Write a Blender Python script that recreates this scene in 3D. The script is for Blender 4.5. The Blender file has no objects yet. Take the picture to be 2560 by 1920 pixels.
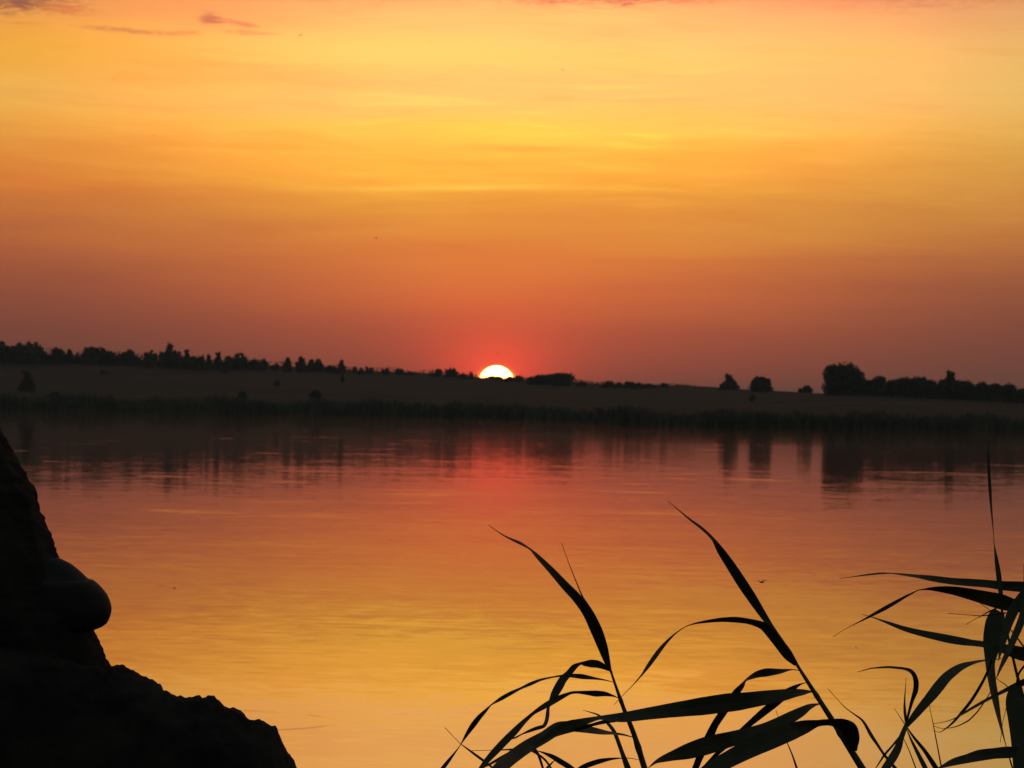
import bpy, math, random
import numpy as np
from mathutils import Vector, Matrix, noise as mnoise

C = bpy.context.scene.collection
rad = math.radians
# ------------------------------------------------------------------ camera
F = 9108.0                      # focal length in photo pixels (2560 px wide frame)
CAM = Vector((0.0, 0.0, 2.5))
PITCH = math.atan(44.0 / F)
ROLL = rad(1.0)
ROT = Matrix.Rotation(math.pi / 2 + PITCH, 4, 'X') @ Matrix.Rotation(ROLL, 4, 'Z')
cd = bpy.data.cameras.new('camera')
cam = bpy.data.objects.new('camera', cd)
C.objects.link(cam)
cam.matrix_world = Matrix.Translation(CAM) @ ROT
cd.sensor_width = 36.0
cd.lens = 36.0 * F / 2560.0
cd.clip_start = 0.05
cd.clip_end = 60000.0
cd.dof.use_dof = True
cd.dof.focus_distance = 4.7
cd.dof.aperture_fstop = 48.0
bpy.context.scene.camera = cam
R3 = ROT.to_3x3()
RIGHT, UP, FWD = R3 @ Vector((1, 0, 0)), R3 @ Vector((0, 1, 0)), R3 @ Vector((0, 0, -1))


def ray(px, py):
    return R3 @ Vector(((px - 1280.0) / F, -(py - 960.0) / F, -1.0))


def P(px, py, depth):
    return CAM + ray(px, py) * depth


def azel(px, py):
    d = ray(px, py)
    return math.degrees(math.atan2(d.x, d.y)), math.degrees(math.atan2(d.z, math.hypot(d.x, d.y)))


def s2l(c):
    return tuple(((v / 255.0) / 12.92 if v / 255.0 <= 0.04045 else ((v / 255.0 + 0.055) / 1.055) ** 2.4) for v in c)


sc = bpy.context.scene
sc.view_settings.view_transform = 'Standard'
sc.view_settings.look = 'None'
sc.view_settings.exposure = 0.0
sc.view_settings.gamma = 1.0
sc.view_settings.use_curve_mapping = False
try:
    sc.cycles.max_bounces = 6
    sc.cycles.transparent_max_bounces = 4
except Exception:
    pass


# ------------------------------------------------------------------ node helper
class G:
    def __init__(self, nt):
        self.nt = nt

    def n(self, t, **kw):
        nd = self.nt.nodes.new(t)
        for k, v in kw.items():
            setattr(nd, k, v)
        return nd

    def put(self, sock, v):
        if hasattr(v, 'is_output'):
            self.nt.links.new(v, sock)
        elif isinstance(v, (tuple, list)):
            v = tuple(v)
            if sock.type == 'RGBA' and len(v) == 3:
                v = v + (1.0,)
            sock.default_value = v
        else:
            sock.default_value = v

    def m(self, op, a, b=0.0, c=None, clamp=False):
        nd = self.n('ShaderNodeMath', operation=op, use_clamp=clamp)
        self.put(nd.inputs[0], a)
        self.put(nd.inputs[1], b)
        if c is not None:
            self.put(nd.inputs[2], c)
        return nd.outputs[0]

    def add(self, a, b): return self.m('ADD', a, b)
    def sub(self, a, b): return self.m('SUBTRACT', a, b)
    def mul(self, a, b): return self.m('MULTIPLY', a, b)

    def step(self, v, a, b, typ='SMOOTHSTEP', lo=0.0, hi=1.0):
        nd = self.n('ShaderNodeMapRange', interpolation_type=typ)
        self.put(nd.inputs[0], v)
        self.put(nd.inputs[1], a)
        self.put(nd.inputs[2], b)
        self.put(nd.inputs[3], lo)
        self.put(nd.inputs[4], hi)
        return nd.outputs[0]

    def xyz(self, x, y, z=0.0):
        nd = self.n('ShaderNodeCombineXYZ')
        self.put(nd.inputs[0], x)
        self.put(nd.inputs[1], y)
        self.put(nd.inputs[2], z)
        return nd.outputs[0]

    def sep(self, v):
        nd = self.n('ShaderNodeSeparateXYZ')
        self.put(nd.inputs[0], v)
        return nd.outputs

    def vm(self, op, a, b=None, scale=None):
        nd = self.n('ShaderNodeVectorMath', operation=op)
        self.put(nd.inputs[0], a)
        if b is not None:
            self.put(nd.inputs[1], b)
        if scale is not None:
            self.put(nd.inputs['Scale'], scale)
        return nd.outputs['Value'] if op in ('LENGTH', 'DOT_PRODUCT', 'DISTANCE') else nd.outputs[0]

    def noise(self, vec, scale=1.0, detail=2.0, rough=0.5, dist=0.0, color=False):
        nd = self.n('ShaderNodeTexNoise')
        self.put(nd.inputs['Vector'], vec)
        nd.inputs['Scale'].default_value = scale
        nd.inputs['Detail'].default_value = detail
        nd.inputs['Roughness'].default_value = rough
        nd.inputs['Distortion'].default_value = dist
        return nd.outputs['Color'] if color else nd.outputs[0]

    def mix(self, f, a, b, blend='MIX'):
        nd = self.n('ShaderNodeMix', data_type='RGBA', blend_type=blend)
        self.put(nd.inputs[0], f)
        self.put(nd.inputs[6], a)
        self.put(nd.inputs[7], b)
        return nd.outputs[2]

    def ramp(self, f, stops, interp='LINEAR'):
        nd = self.n('ShaderNodeValToRGB')
        cr = nd.color_ramp
        cr.interpolation = interp
        stops = sorted(stops)
        while len(cr.elements) < len(stops):
            cr.elements.new(0.5)
        for e, (p, c) in zip(cr.elements, stops):
            e.position = p
        for e, (p, c) in zip(cr.elements, stops):
            e.color = tuple(c) + (1.0,)
        self.put(nd.inputs[0], f)
        return nd.outputs[0]


# ------------------------------------------------------------------ sky
SUNPX = (1241.0, 958.0)
SAZ, SEL = azel(*SUNPX)
w = bpy.data.worlds.new('World')
sc.world = w
w.use_nodes = True
nt = w.node_tree
for nd in list(nt.nodes):
    nt.nodes.remove(nd)
g = G(nt)
dirv = g.vm('NORMALIZE', g.n('ShaderNodeTexCoord').outputs['Generated'])
dx, dy, dz = g.sep(dirv)
az = g.mul(g.m('ARCTAN2', dx, dy), 180 / math.pi)
el = g.mul(g.m('ARCSINE', dz), 180 / math.pi)
# slow wavy bands of thin cloud: the elevation used for the colour bands is warped
warp = g.noise(g.xyz(g.mul(az, 0.16), g.mul(el, 0.9), 3.0), 1.0, 3.0, 0.5)
fine = g.noise(g.xyz(g.mul(g.add(az, g.mul(warp, 3.0)), 0.28), g.mul(el, 3.2), 7.3), 1.0, 4.0, 0.55, 0.4)
wisp = g.noise(g.xyz(g.mul(g.add(az, g.mul(el, 1.2)), 0.45), g.mul(g.add(el, g.mul(warp, 0.9)), 5.0), 1.7), 1.0, 3.0, 0.5, 0.6)
aboveh = g.step(el, 0.3, 2.5)
elw = g.add(el, g.mul(g.mul(g.sub(warp, 0.5), 0.9), aboveh))
elw = g.add(elw, g.mul(g.mul(g.sub(fine, 0.5), 0.55), aboveh))
T = g.m('DIVIDE', elw, 9.0, clamp=True)


def column(x, stops):
    yh = 1004 + math.tan(ROLL) * (x - 1280)
    return [(max(0.0, (yh - y) / 158.96) / 9.0, s2l(c)) for y, c in stops]


left = g.ramp(T, column(60, [(-380, (176, 112, 84)), (-160, (205, 132, 84)), (-40, (228, 152, 84)), (60, (240, 168, 74)), (150, (240, 174, 66)), (235, (238, 180, 84)), (310, (238, 172, 74)),
    (380, (228, 146, 62)), (470, (220, 128, 57)), (520, (203, 116, 58)), (620, (177, 97, 59)), (720, (150, 80, 58)), (800, (134, 73, 57)), (900, (118, 66, 54)), (983, (110, 62, 52))]))
mid = g.ramp(T, column(1280, [(-400, (190, 118, 84)), (-180, (214, 142, 88)), (-60, (230, 162, 96)), (20, (241, 190, 106)), (90, (249, 211, 108)), (140, (255, 216, 104)), (185, (244, 207, 104)), (260, (246, 209, 100)), (330, (254, 213, 82)),
    (390, (253, 196, 68)), (450, (248, 182, 64)), (500, (238, 163, 62)), (560, (237, 152, 63)), (640, (227, 128, 61)), (740, (211, 108, 60)), (830, (178, 87, 60)), (920, (158, 77, 58)), (1004, (140, 70, 55))]))
right = g.ramp(T, column(2500, [(-360, (184, 116, 86)), (-120, (208, 142, 96)), (20, (226, 166, 104)), (120, (233, 184, 106)), (220, (233, 190, 104)), (330, (228, 178, 88)), (420, (219, 162, 74)),
    (500, (209, 140, 66)), (580, (193, 118, 62)), (660, (172, 100, 61)), (740, (152, 86, 60)), (820, (134, 76, 58)), (900, (122, 70, 57)), (1025, (110, 64, 54))]))
col = g.mix(g.step(az, -0.6, -8.4), mid, left)
col = g.mix(g.step(az, 0.9, 9.0), col, right)
# thin cirrus sheen, brighter yellow streaks
sheen = g.mul(g.mul(g.step(wisp, 0.53, 0.72), g.step(g.m('ABSOLUTE', g.sub(az, 0.4)), 4.5, 1.5, 'SMOOTHSTEP', 0.4, 1.0)), g.mul(g.step(el, 2.6, 3.4), g.step(el, 6.2, 4.4)))
col = g.mix(g.mul(sheen, 0.75), col, g.vm('MULTIPLY', col, (1.08, 1.22, 1.05)))
dull = g.mul(g.step(wisp, 0.50, 0.30), g.mul(g.step(el, 2.0, 3.4), 0.22))
col = g.mix(dull, col, g.vm('MULTIPLY', col, (0.92, 0.70, 0.60)))


def patch(px, py, rx, ry, slant=0.0):
    """soft elliptical patch of the sky round the direction of a photo point (radii in degrees)"""
    a0, e0 = azel(px, py)
    da = g.sub(az, a0)
    de = g.sub(g.sub(el, e0), g.mul(da, slant))
    q = g.add(g.m('POWER', g.m('DIVIDE', da, rx), 2.0), g.m('POWER', g.m('DIVIDE', de, ry), 2.0))
    return g.m('POWER', 2.718, g.mul(q, -1.0))


# bright yellow bank of high cloud, upper middle, with a firmer lower edge
a0, e0 = azel(1000, 165)
bank = g.mul(g.step(g.add(el, g.mul(g.sub(fine, 0.5), 0.12)), e0 - 0.03, e0 + 0.06), g.step(el, e0 + 0.62, e0 + 0.25))
bank = g.mul(bank, g.m('POWER', 2.718, g.mul(g.m('POWER', g.m('DIVIDE', g.sub(az, a0), 2.3), 2.0), -1.0)))
col = g.mix(g.mul(bank, 0.62), col, s2l((255, 222, 104)))
col = g.mix(g.mul(patch(1260, 335, 1.3, 0.22), 0.7), col, s2l((255, 220, 78)))
for (px, py, rx, ry, sl, k) in [(1150, 470, 1.9, 0.05, 0.028, 0.95), (1430, 385, 0.75, 0.05, 0.03, 0.65), (700, 378, 2.2, 0.04, -0.004, 0.42), (1490, 415, 0.7, 0.035, -0.10, 0.6),
        (1290, 445, 1.2, 0.06, 0.0, 0.35), (2120, 122, 1.2, 0.05, -0.03, 0.35), (1800, 400, 1.8, 0.04, 0.01, 0.22), (300, 470, 2.0, 0.10, -0.02, 0.3)]:
    lit = (255, 205, 78) if px > 500 else (236, 146, 60)
    col = g.mix(g.mul(g.mul(patch(px, py, rx, ry, sl), k), g.step(fine, 0.3, 0.6)), col, s2l(lit))
for (px, py, rx, ry, k) in [(1310, 372, 0.9, 0.055, 0.7), (1180, 408, 1.3, 0.05, 0.55), (1330, 440, 1.1, 0.05, 0.5)]:
    col = g.mix(g.mul(patch(px, py, rx, ry), k), col, s2l((240, 176, 66)))
# dusky small clouds near the top
puff = g.noise(g.xyz(g.mul(g.add(az, g.mul(el, 0.7)), 2.6), g.mul(el, 11.0), 2.2), 1.0, 7.0, 0.72, 1.2)


def cloud(px, py, rx, ry, slant, c, k, lo=0.30, hi=0.62):
    global col
    msk = g.step(g.mul(patch(px, py, rx * 1.25, ry * 1.3, slant), g.add(g.mul(g.sub(puff, 0.5), 2.2), 0.85)), lo, hi + 0.30)
    col = g.mix(g.mul(msk, k), col, s2l(c))


cloud(20, -6, 1.15, 0.26, 0.0, (150, 94, 74), 0.95, 0.28, 0.7)
cloud(170, 22, 0.5, 0.10, -0.05, (212, 124, 70), 0.7)
cloud(528, 46, 0.22, 0.11, -0.05, (186, 118, 78), 0.85)
cloud(600, 58, 0.42, 0.05, -0.16, (204, 134, 84), 0.7)
cloud(620, 82, 0.5, 0.045, -0.03, (212, 142, 84), 0.6)
cloud(330, 77, 0.85, 0.05, -0.06, (206, 138, 78), 0.8)
cloud(470, 82, 0.25, 0.05, 0.0, (224, 152, 78), 0.7)
cloud(40, 56, 0.5, 0.03, 0.0, (226, 144, 62), 0.6)
cloud(1500, -26, 2.2, 0.27, 0.0, (176, 92, 74), 0.95, 0.28, 0.75)
cloud(900, -30, 2.2, 0.24, 0.0, (216, 140, 88), 0.7, 0.25, 0.9)
cloud(2250, -20, 2.6, 0.30, 0.0, (208, 132, 92), 0.75, 0.25, 0.9)
# glow of thick air round the sun
ga, ge = g.sub(az, SAZ), g.sub(el, SEL)
gd = g.m('SQRT', g.add(g.mul(g.m('POWER', ga, 2.0), 0.75), g.mul(g.m('POWER', ge, 2.0), 1.2)))
glow1 = g.m('POWER', 2.718, g.mul(gd, -1.25))
glow2 = g.m('POWER', 2.718, g.mul(gd, -2.5))
col = g.vm('ADD', col, g.vm('SCALE', (0.66, 0.020, 0.0), scale=glow1))
col = g.vm('ADD', col, g.vm('SCALE', (1.30, 0.04, 0.012), scale=glow2))
glow3 = g.m('POWER', 2.718, g.mul(g.m('MAXIMUM', g.sub(gd, 0.278), 0.0), -48.0))
col = g.vm('ADD', col, g.vm('SCALE', (0.9, 0.36, 0.03), scale=glow3))
# the high sky straight over the sun is brighter in red than the picture can hold
over = g.mul(g.step(el, 2.7, 4.7), g.step(g.m('ABSOLUTE', g.sub(az, 0.2)), 9.5, 2.5))
col = g.mix(over, col, g.vm('MULTIPLY', col, (1.50, 0.99, 1.20)))
# upper dome and the side away from the sun: dim dusk sky
skyn = g.n('ShaderNodeTexSky', sky_type='NISHITA')
skyn.sun_disc = False
skyn.sun_elevation = rad(max(SEL, 0.2))
skyn.sun_rotation = rad(SAZ)
dim = g.vm('ADD', g.vm('SCALE', skyn.outputs[0], scale=0.05), (0.072, 0.086, 0.084))
k = g.m('MAXIMUM', g.step(el, 7.5, 22.0), g.step(g.m('ABSOLUTE', az), 14.0, 60.0))
col = g.mix(k, col, dim)
col = g.mix(g.step(el, -0.2, -3.0), col, (0.015, 0.012, 0.01))
bg = g.n('ShaderNodeBackground')
g.put(bg.inputs['Color'], col)
bg.inputs['Strength'].default_value = 1.0
out = g.n('ShaderNodeOutputWorld')
nt.links.new(bg.outputs[0], out.inputs[0])

# the sun lamp: last light of the setting sun, from behind the hill
ld = bpy.data.lights.new('sun_light', 'SUN')
ld.energy = 0.5
ld.angle = rad(0.53)
ld.color = (1.0, 0.42, 0.14)
lamp = bpy.data.objects.new('sun_light', ld)
C.objects.link(lamp)
lamp.rotation_euler = (-ray(*SUNPX)).to_track_quat('-Z', 'Y').to_euler()


# ------------------------------------------------------------------ object helpers
def mesh_obj(name, verts, faces, mat, parent=None, smooth=False, origin=None):
    me = bpy.data.meshes.new(name)
    o0 = Vector(origin) if origin is not None else Vector((0, 0, 0))
    if parent is not None and origin is None:
        o0 = Vector(parent.location)
    me.from_pydata([tuple(Vector(v) - o0) for v in verts], [], faces)
    me.update()
    if smooth:
        me.polygons.foreach_set('use_smooth', [True] * len(me.polygons))
    me.materials.append(mat)
    o = bpy.data.objects.new(name, me)
    C.objects.link(o)
    if parent is not None:
        o.parent = parent
    elif origin is not None:
        o.location = o0
    return o


def thing(name, label, cat, loc, group=None):
    o = bpy.data.objects.new(name, None)
    o.empty_display_size = 0.1
    C.objects.link(o)
    o.location = loc
    return tag(o, label, cat, group)


def tag(o, label, cat, group=None):
    o['label'] = label
    o['category'] = cat
    if group:
        o['group'] = group
    return o


def new_mat(name):
    m = bpy.data.materials.new(name)
    m.use_nodes = True
    nt = m.node_tree
    b = nt.nodes['Principled BSDF']
    return m, G(nt), b


def noisy_mat(name, c1, c2, scale, rough=0.8, spec=0.2, detail=4.0, bump=0.0):
    m, g, b = new_mat(name)
    pos = g.n('ShaderNodeTexCoord').outputs['Object']
    f = g.step(g.noise(pos, scale, detail, 0.6), 0.3, 0.7)
    g.put(b.inputs['Base Color'], g.mix(f, c1, c2))
    b.inputs['Roughness'].default_value = rough
    b.inputs['Specular IOR Level'].default_value = spec
    if bump:
        bn = g.n('ShaderNodeBump')
        bn.inputs['Strength'].default_value = 0.8
        bn.inputs['Distance'].default_value = bump
        g.put(bn.inputs['Height'], g.noise(pos, scale * 3, 6.0, 0.65))
        g.put(b.inputs['Normal'], bn.outputs[0])
    return m


M_LEAF = noisy_mat('reed_leaf', (0.027, 0.031, 0.012), (0.045, 0.044, 0.018), 30.0, 0.5, 0.25)
M_STEM = noisy_mat('reed_stem', (0.05, 0.05, 0.022), (0.075, 0.065, 0.03), 40.0, 0.5, 0.25)
M_BARK = noisy_mat('bark', (0.010, 0.0095, 0.008), (0.034, 0.031, 0.026), 14.0, 0.95, 0.1, 6.0, 0.006)
M_FUNGUS = noisy_mat('fungus', (0.006, 0.0055, 0.005), (0.016, 0.014, 0.012), 20.0, 0.7, 0.25, 4.0, 0.001)
M_CROWN = noisy_mat('far_foliage', (0.055, 0.066, 0.042), (0.10, 0.11, 0.07), 0.5, 0.9, 0.1)
M_CROWN2 = noisy_mat('dark_foliage', (0.04, 0.05, 0.032), (0.075, 0.085, 0.055), 0.5, 0.9, 0.1)
M_TRUNK = noisy_mat('far_trunk', (0.04, 0.033, 0.026), (0.07, 0.06, 0.045), 2.0, 0.9, 0.1)
M_REEDBED = noisy_mat('reed_bed', (0.056, 0.062, 0.042), (0.11, 0.115, 0.08), 0.25, 0.9, 0.1)
M_BIRD = noisy_mat('bird', (0.02, 0.018, 0.018), (0.04, 0.035, 0.032), 8.0, 0.7, 0.2)

# ------------------------------------------------------------------ terrain (one sheet: near bank, lake bed, far shore, hill)
XS = [0, 640, 1280, 1740, 2560]
SHORE_Y = [1021, 1033, 1045, 1065, 1076]
CX = [0, 100, 200, 300, 400, 500, 560, 640, 700, 800, 900, 1000, 1080, 1140, 1197, 1212, 1233, 1253, 1285, 1340, 1430, 1500, 1600, 1700, 1780, 1900, 1960, 2000, 2060, 2100, 2300, 2560]
CY = [893, 893, 896, 898, 905, 908, 910, 912, 915, 920, 927, 930, 934, 937, 942, 945, 943.5, 948, 946, 950, 953, 960, 963, 964, 967, 975, 978, 980, 984, 985, 993, 1004]
CD_X = [0, 1280, 1800, 2100, 2560]
CD_D = [930, 960, 880, 720, 660]


def horizon_y(x):
    return 1004 + math.tan(ROLL) * (x - 1280)


def shore_d(x):
    x = min(max(x, -200), 2760)
    sy = float(np.interp(x, XS, SHORE_Y))
    wob = 5.0 * mnoise.noise(Vector((x * 0.004, 1.3, 0)))
    return CAM.z * F / (sy - horizon_y(min(max(x, 0), 2560))) + wob


def crest(x):
    cx = min(max(x, 0), 2560)
    cy = float(np.interp(cx, CX, CY))
    return float(np.interp(cx, CD_X, CD_D)), (horizon_y(cx) - cy) / F


def land_z(x, y):
    """height of the ground at world x, y"""
    D = math.hypot(x, y)
    # near bank (behind and below the viewer)
    zb = 0.95 - 0.34 * max(0.0, y - 1.2) + 0.10 * mnoise.noise(Vector((x * 0.3, y * 0.3, 5.0)))
    zb = max(zb, -1.6) if y > 0 else min(zb, 0.95 + 0.0004 * D)
    a = math.atan2(x, y)
    if abs(a) > rad(75):
        return zb
    px = 1280 + F * math.tan(max(-1.2, min(1.2, a)))
    ds = shore_d(px)
    dc, ac = crest(px)
    if abs(a) > rad(12):
        spread = 1.0 + (abs(a) - rad(12)) * 0.5
        ds, dc = ds * spread, dc * spread
    if D < ds:
        zf = -1.6 + 1.6 * max(0.0, 1 - (ds - D) / 8.0)
    elif D < dc:
        s = (D - ds) / (dc - ds)
        a0 = -CAM.z / ds
        aa = a0 + (ac - a0) * (1 - (1 - s) ** 1.5)
        zf = CAM.z + D * aa + 0.12 * mnoise.noise(Vector((x * 0.05, y * 0.02, 0))) * min(1, 6 * s)
    else:
        zc = CAM.z + dc * ac
        zf = 3.0 + (zc - 3.0) * math.exp(-(D - dc) / 320.0)
    return max(zb, zf)


angs = sorted(set([round(-180 + 6 * i, 3) for i in range(0, 28)] + [round(-12 + 0.1 * i, 3) for i in range(241)] + [round(18 + 6 * i, 3) for i in range(27)] + [-30, -24, -18]))
radii = [0.4, 1, 1.5, 2, 2.5, 3, 3.5, 4, 4.5, 5, 5.5, 6, 7, 8, 10, 15, 25, 50, 100, 200, 300, 350, 380] + list(range(395, 640, 7)) + list(range(640, 1000, 9)) + [1020, 1060, 1120, 1200, 1300, 1500, 1800, 2400, 3200, 4500, 6500, 9000]
tv, tf = [(0, 0, land_z(0, 0.01))], []
na = len(angs)
for r in radii:
    for a in angs:
        x, y = r * math.sin(rad(a)), r * math.cos(rad(a))
        tv.append((x, y, land_z(x, y)))
for i in range(na):
    j = (i + 1) % na
    tf.append((0, 1 + j, 1 + i))
for k in range(len(radii) - 1):
    for i in range(na):
        j = (i + 1) % na
        a0, b0 = 1 + k * na, 1 + (k + 1) * na
        tf.append((a0 + i, a0 + j, b0 + j, b0 + i))
m, g, b = new_mat('terrain')
geo = g.n('ShaderNodeNewGeometry').outputs['Position']
X, Y, Z = g.sep(geo)
n1 = g.noise(g.xyz(g.mul(X, 0.05), g.mul(Y, 0.016), 0), 1.0, 6.0, 0.7)
n2 = g.noise(g.xyz(g.mul(X, 0.5), g.mul(Y, 0.16), 0), 1.0, 4.0, 0.65)
n3 = g.noise(g.xyz(g.mul(X, 0.015), g.mul(Y, 0.05), 4.0), 1.0, 3.0, 0.5)
grass = g.mix(g.step(n1, 0.35, 0.65), (0.035, 0.030, 0.024), (0.012, 0.013, 0.010))
grass = g.mix(g.step(n2, 0.45, 0.75), grass, (0.018, 0.019, 0.014))
grass = g.mix(g.mul(g.step(n3, 0.5, 0.62), 0.5), grass, (0.048, 0.040, 0.031))
g.put(b.inputs['Base Color'], grass)
b.inputs['Roughness'].default_value = 0.95
b.inputs['Specular IOR Level'].default_value = 0.1
terrain = mesh_obj('terrain', tv, tf, m, smooth=True)
terrain['kind'] = 'structure'

# ------------------------------------------------------------------ water
m, g, b = new_mat('lake_water')
geo = g.n('ShaderNodeNewGeometry').outputs['Position']
X, Y, Z = g.sep(geo)


def slopes(sx, sy, detail, ax, ay, seed):
    c = g.noise(g.xyz(g.mul(X, sx), g.mul(Y, sy), seed), 1.0, detail, 0.55, 0.3, color=True)
    c = g.vm('SUBTRACT', c, (0.5, 0.5, 0.5))
    return g.vm('MULTIPLY', c, (ax, ay, 0.0))


s1 = slopes(3.2, 6.0, 2.0, 0.004, 0.0145, 0.0)        # small ripples
s2 = slopes(0.6, 1.3, 2.0, 0.0015, 0.0075, 3.0)         # slow undulation
s3 = slopes(0.10, 0.22, 2.0, 0.0008, 0.004, 9.0)
tot = g.vm('ADD', g.vm('ADD', s1, s2), s3)
# patches where a breath of wind roughens the surface
p1 = g.noise(g.xyz(g.mul(X, 0.20), g.mul(Y, 0.20), 1.0), 1.0, 4.0, 0.62)
p2 = g.noise(g.xyz(g.mul(X, 0.02), g.mul(Y, 0.03), 6.0), 1.0, 2.0, 0.5)
p3 = g.noise(g.xyz(g.mul(X, 0.03), g.mul(Y, 0.16), 4.0), 1.0, 4.0, 0.6)
wind = g.add(g.mul(g.step(p1, 0.57, 0.70), g.step(p2, 0.33, 0.56)), g.mul(g.step(p3, 0.56, 0.76), 0.28))
s4 = g.vm('ADD', slopes(2.0, 4.0, 2.0, 0.01, 0.03, 14.0), (0.0, -0.0065, 0.0))
tot = g.vm('ADD', tot, g.vm('SCALE', s4, scale=wind))
# one ring wave running out from the tree root
cx0, cy0 = 0, 0
hit = ray(548, 1800)
tt = -CAM.z / hit.z
ringc = CAM + hit * tt
rv = g.vm('SUBTRACT', geo, (ringc.x, ringc.y, 0.0))
rl = g.vm('LENGTH', rv)
q = g.m('DIVIDE', g.sub(rl, 0.90), 0.022)
rbreak = g.step(g.noise(g.vm('MULTIPLY', geo, (1.6, 1.6, 0.0)), 1.0, 3.0, 0.6), 0.28, 0.55, 'SMOOTHSTEP', 0.2, 1.0)
ring = g.mul(g.mul(g.mul(q, rbreak), -0.08), g.m('POWER', 2.718, g.mul(g.m('POWER', q, 2.0), -1.0)))
tot = g.vm('ADD', tot, g.vm('SCALE', g.vm('NORMALIZE', rv), scale=ring))
nrm = g.vm('NORMALIZE', g.vm('ADD', tot, (0.0, 0.0030, 1.0)))
g.put(b.inputs['Normal'], nrm)
g.put(b.inputs['Base Color'], (0.020, 0.017, 0.010))
b.inputs['Roughness'].default_value = 0.03
b.inputs['IOR'].default_value = 1.33
b.inputs['Specular IOR Level'].default_value = 0.5
wv, wf = [], []
N = 96
for i in range(N):
    a = 2 * math.pi * i / N
    wv.append((1400 * math.sin(a), 1400 * math.cos(a), 0.0))
water = mesh_obj('water', wv, [tuple(range(N))[::-1]], m)
water['kind'] = 'structure'

# ------------------------------------------------------------------ the sun itself
m, g, b = new_mat('sun_surface')
nt = m.node_tree
em = g.n('ShaderNodeEmission')
em.inputs['Color'].default_value = (1.0, 0.42, 0.105, 1.0)
em.inputs['Strength'].default_value = 18.0
nt.links.new(em.outputs[0], nt.nodes['Material Output'].inputs['Surface'])
SD = 20000.0
sunc = P(SUNPX[0], SUNPX[1], SD)
sr = SD * 44.6 / F
sv, sf = [], []
NU, NV = 96, 48
for i in range(NV + 1):
    t = math.pi * i / NV
    for j in range(NU):
        p = 2 * math.pi * j / NU
        sv.append(sunc + Vector((sr * math.sin(t) * math.cos(p), sr * math.sin(t) * math.sin(p), sr * 0.985 * math.cos(t))))
for i in range(NV):
    for j in range(NU):
        k = (j + 1) % NU
        sf.append((i * NU + j, i * NU + k, (i + 1) * NU + k, (i + 1) * NU + j))
sun = mesh_obj('sun', sv, sf, m, origin=sunc)
tag(sun, 'blazing white half disc of the sun sinking behind the hill crest', 'sun')

# ------------------------------------------------------------------ far reed belt
rng = random.Random(11)
rv_, rf_ = [], []
for i in range(22000):
    px = rng.uniform(-150, 2710) if i < 15000 else rng.choice((rng.uniform(-900, -150), rng.uniform(2710, 3460)))
    ds = shore_d(px)
    hgt = (2.2 if px < 1300 else 1.8) * (0.72 + 0.55 * (mnoise.noise(Vector((px * 0.008, 2.0, 0))) + 0.5) + 0.35 * mnoise.noise(Vector((px * 0.035, 5.0, 0)))) * rng.choice((rng.uniform(0.4, 0.9), rng.uniform(0.7, 1.15)))
    D = ds + rng.uniform(-1.5, 7.0)
    a = math.atan((px - 1280) / F)
    x, y = D * math.sin(a), D * math.cos(a)
    z = max(land_z(x, y), -0.25) - 0.1
    wd = rng.uniform(0.05, 0.14)
    th = rng.uniform(0, math.pi)
    ux, uy = wd * math.cos(th), wd * math.sin(th)
    lx, ly = rng.gauss(0.12, 0.16) * hgt, rng.gauss(0, 0.15) * hgt
    n0 = len(rv_)
    rv_ += [(x - ux, y - uy, z), (x + ux, y + uy, z), (x + ux * 1.3 + lx * .4, y + uy * 1.3 + ly * .4, z + hgt * 0.62), (x - ux * 1.3 + lx * .4, y - uy * 1.3 + ly * .4, z + hgt * 0.62), (x + lx, y + ly, z + hgt + 0.1)]
    rf_ += [(n0, n0 + 1, n0 + 2, n0 + 3), (n0 + 3, n0 + 2, n0 + 4)]
rb = mesh_obj('reed_bed', rv_, rf_, M_REEDBED)
rb['kind'] = 'stuff'
rb['label'] = 'dark belt of reeds along the far shore of the lake'
rb['category'] = 'reeds'

# ------------------------------------------------------------------ trees on the far side


def blob_leaves(rng, lobes, n, size):
    v, f = [], []
    vm_ = max(l[3] * l[4] * l[5] for l in lobes)
    wts = [max(l[3] * l[4] * l[5], vm_ * 0.02) for l in lobes]
    for i in range(n):
        l = rng.choices(lobes, wts)[0]
        while True:
            d = Vector((rng.uniform(-1, 1), rng.uniform(-1, 1), rng.uniform(-1, 1)))
            if d.length <= 1:
                break
        if rng.random() < 0.55 and d.length > 0.05:
            d = d.normalized() * rng.uniform(0.78, 1.06)
        c = Vector((l[0] + d.x * l[3], l[1] + d.y * l[4], l[2] + d.z * l[5]))
        s = size * rng.uniform(0.6, 1.4)
        a = Vector((rng.gauss(0, 1), rng.gauss(0, 1), rng.gauss(0, 1))).normalized()
        b_ = a.cross(Vector((rng.gauss(0, 1), rng.gauss(0, 1), rng.gauss(0, 1)))).normalized()
        k = len(v)
        v += [c - a * s - b_ * s * .45, c + a * s * .2 - b_ * s * .6, c + a * s * 1.1, c + a * s * .1 + b_ * s * .6]
        f += [(k, k + 1, k + 2, k + 3)]
    return v, f


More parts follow.
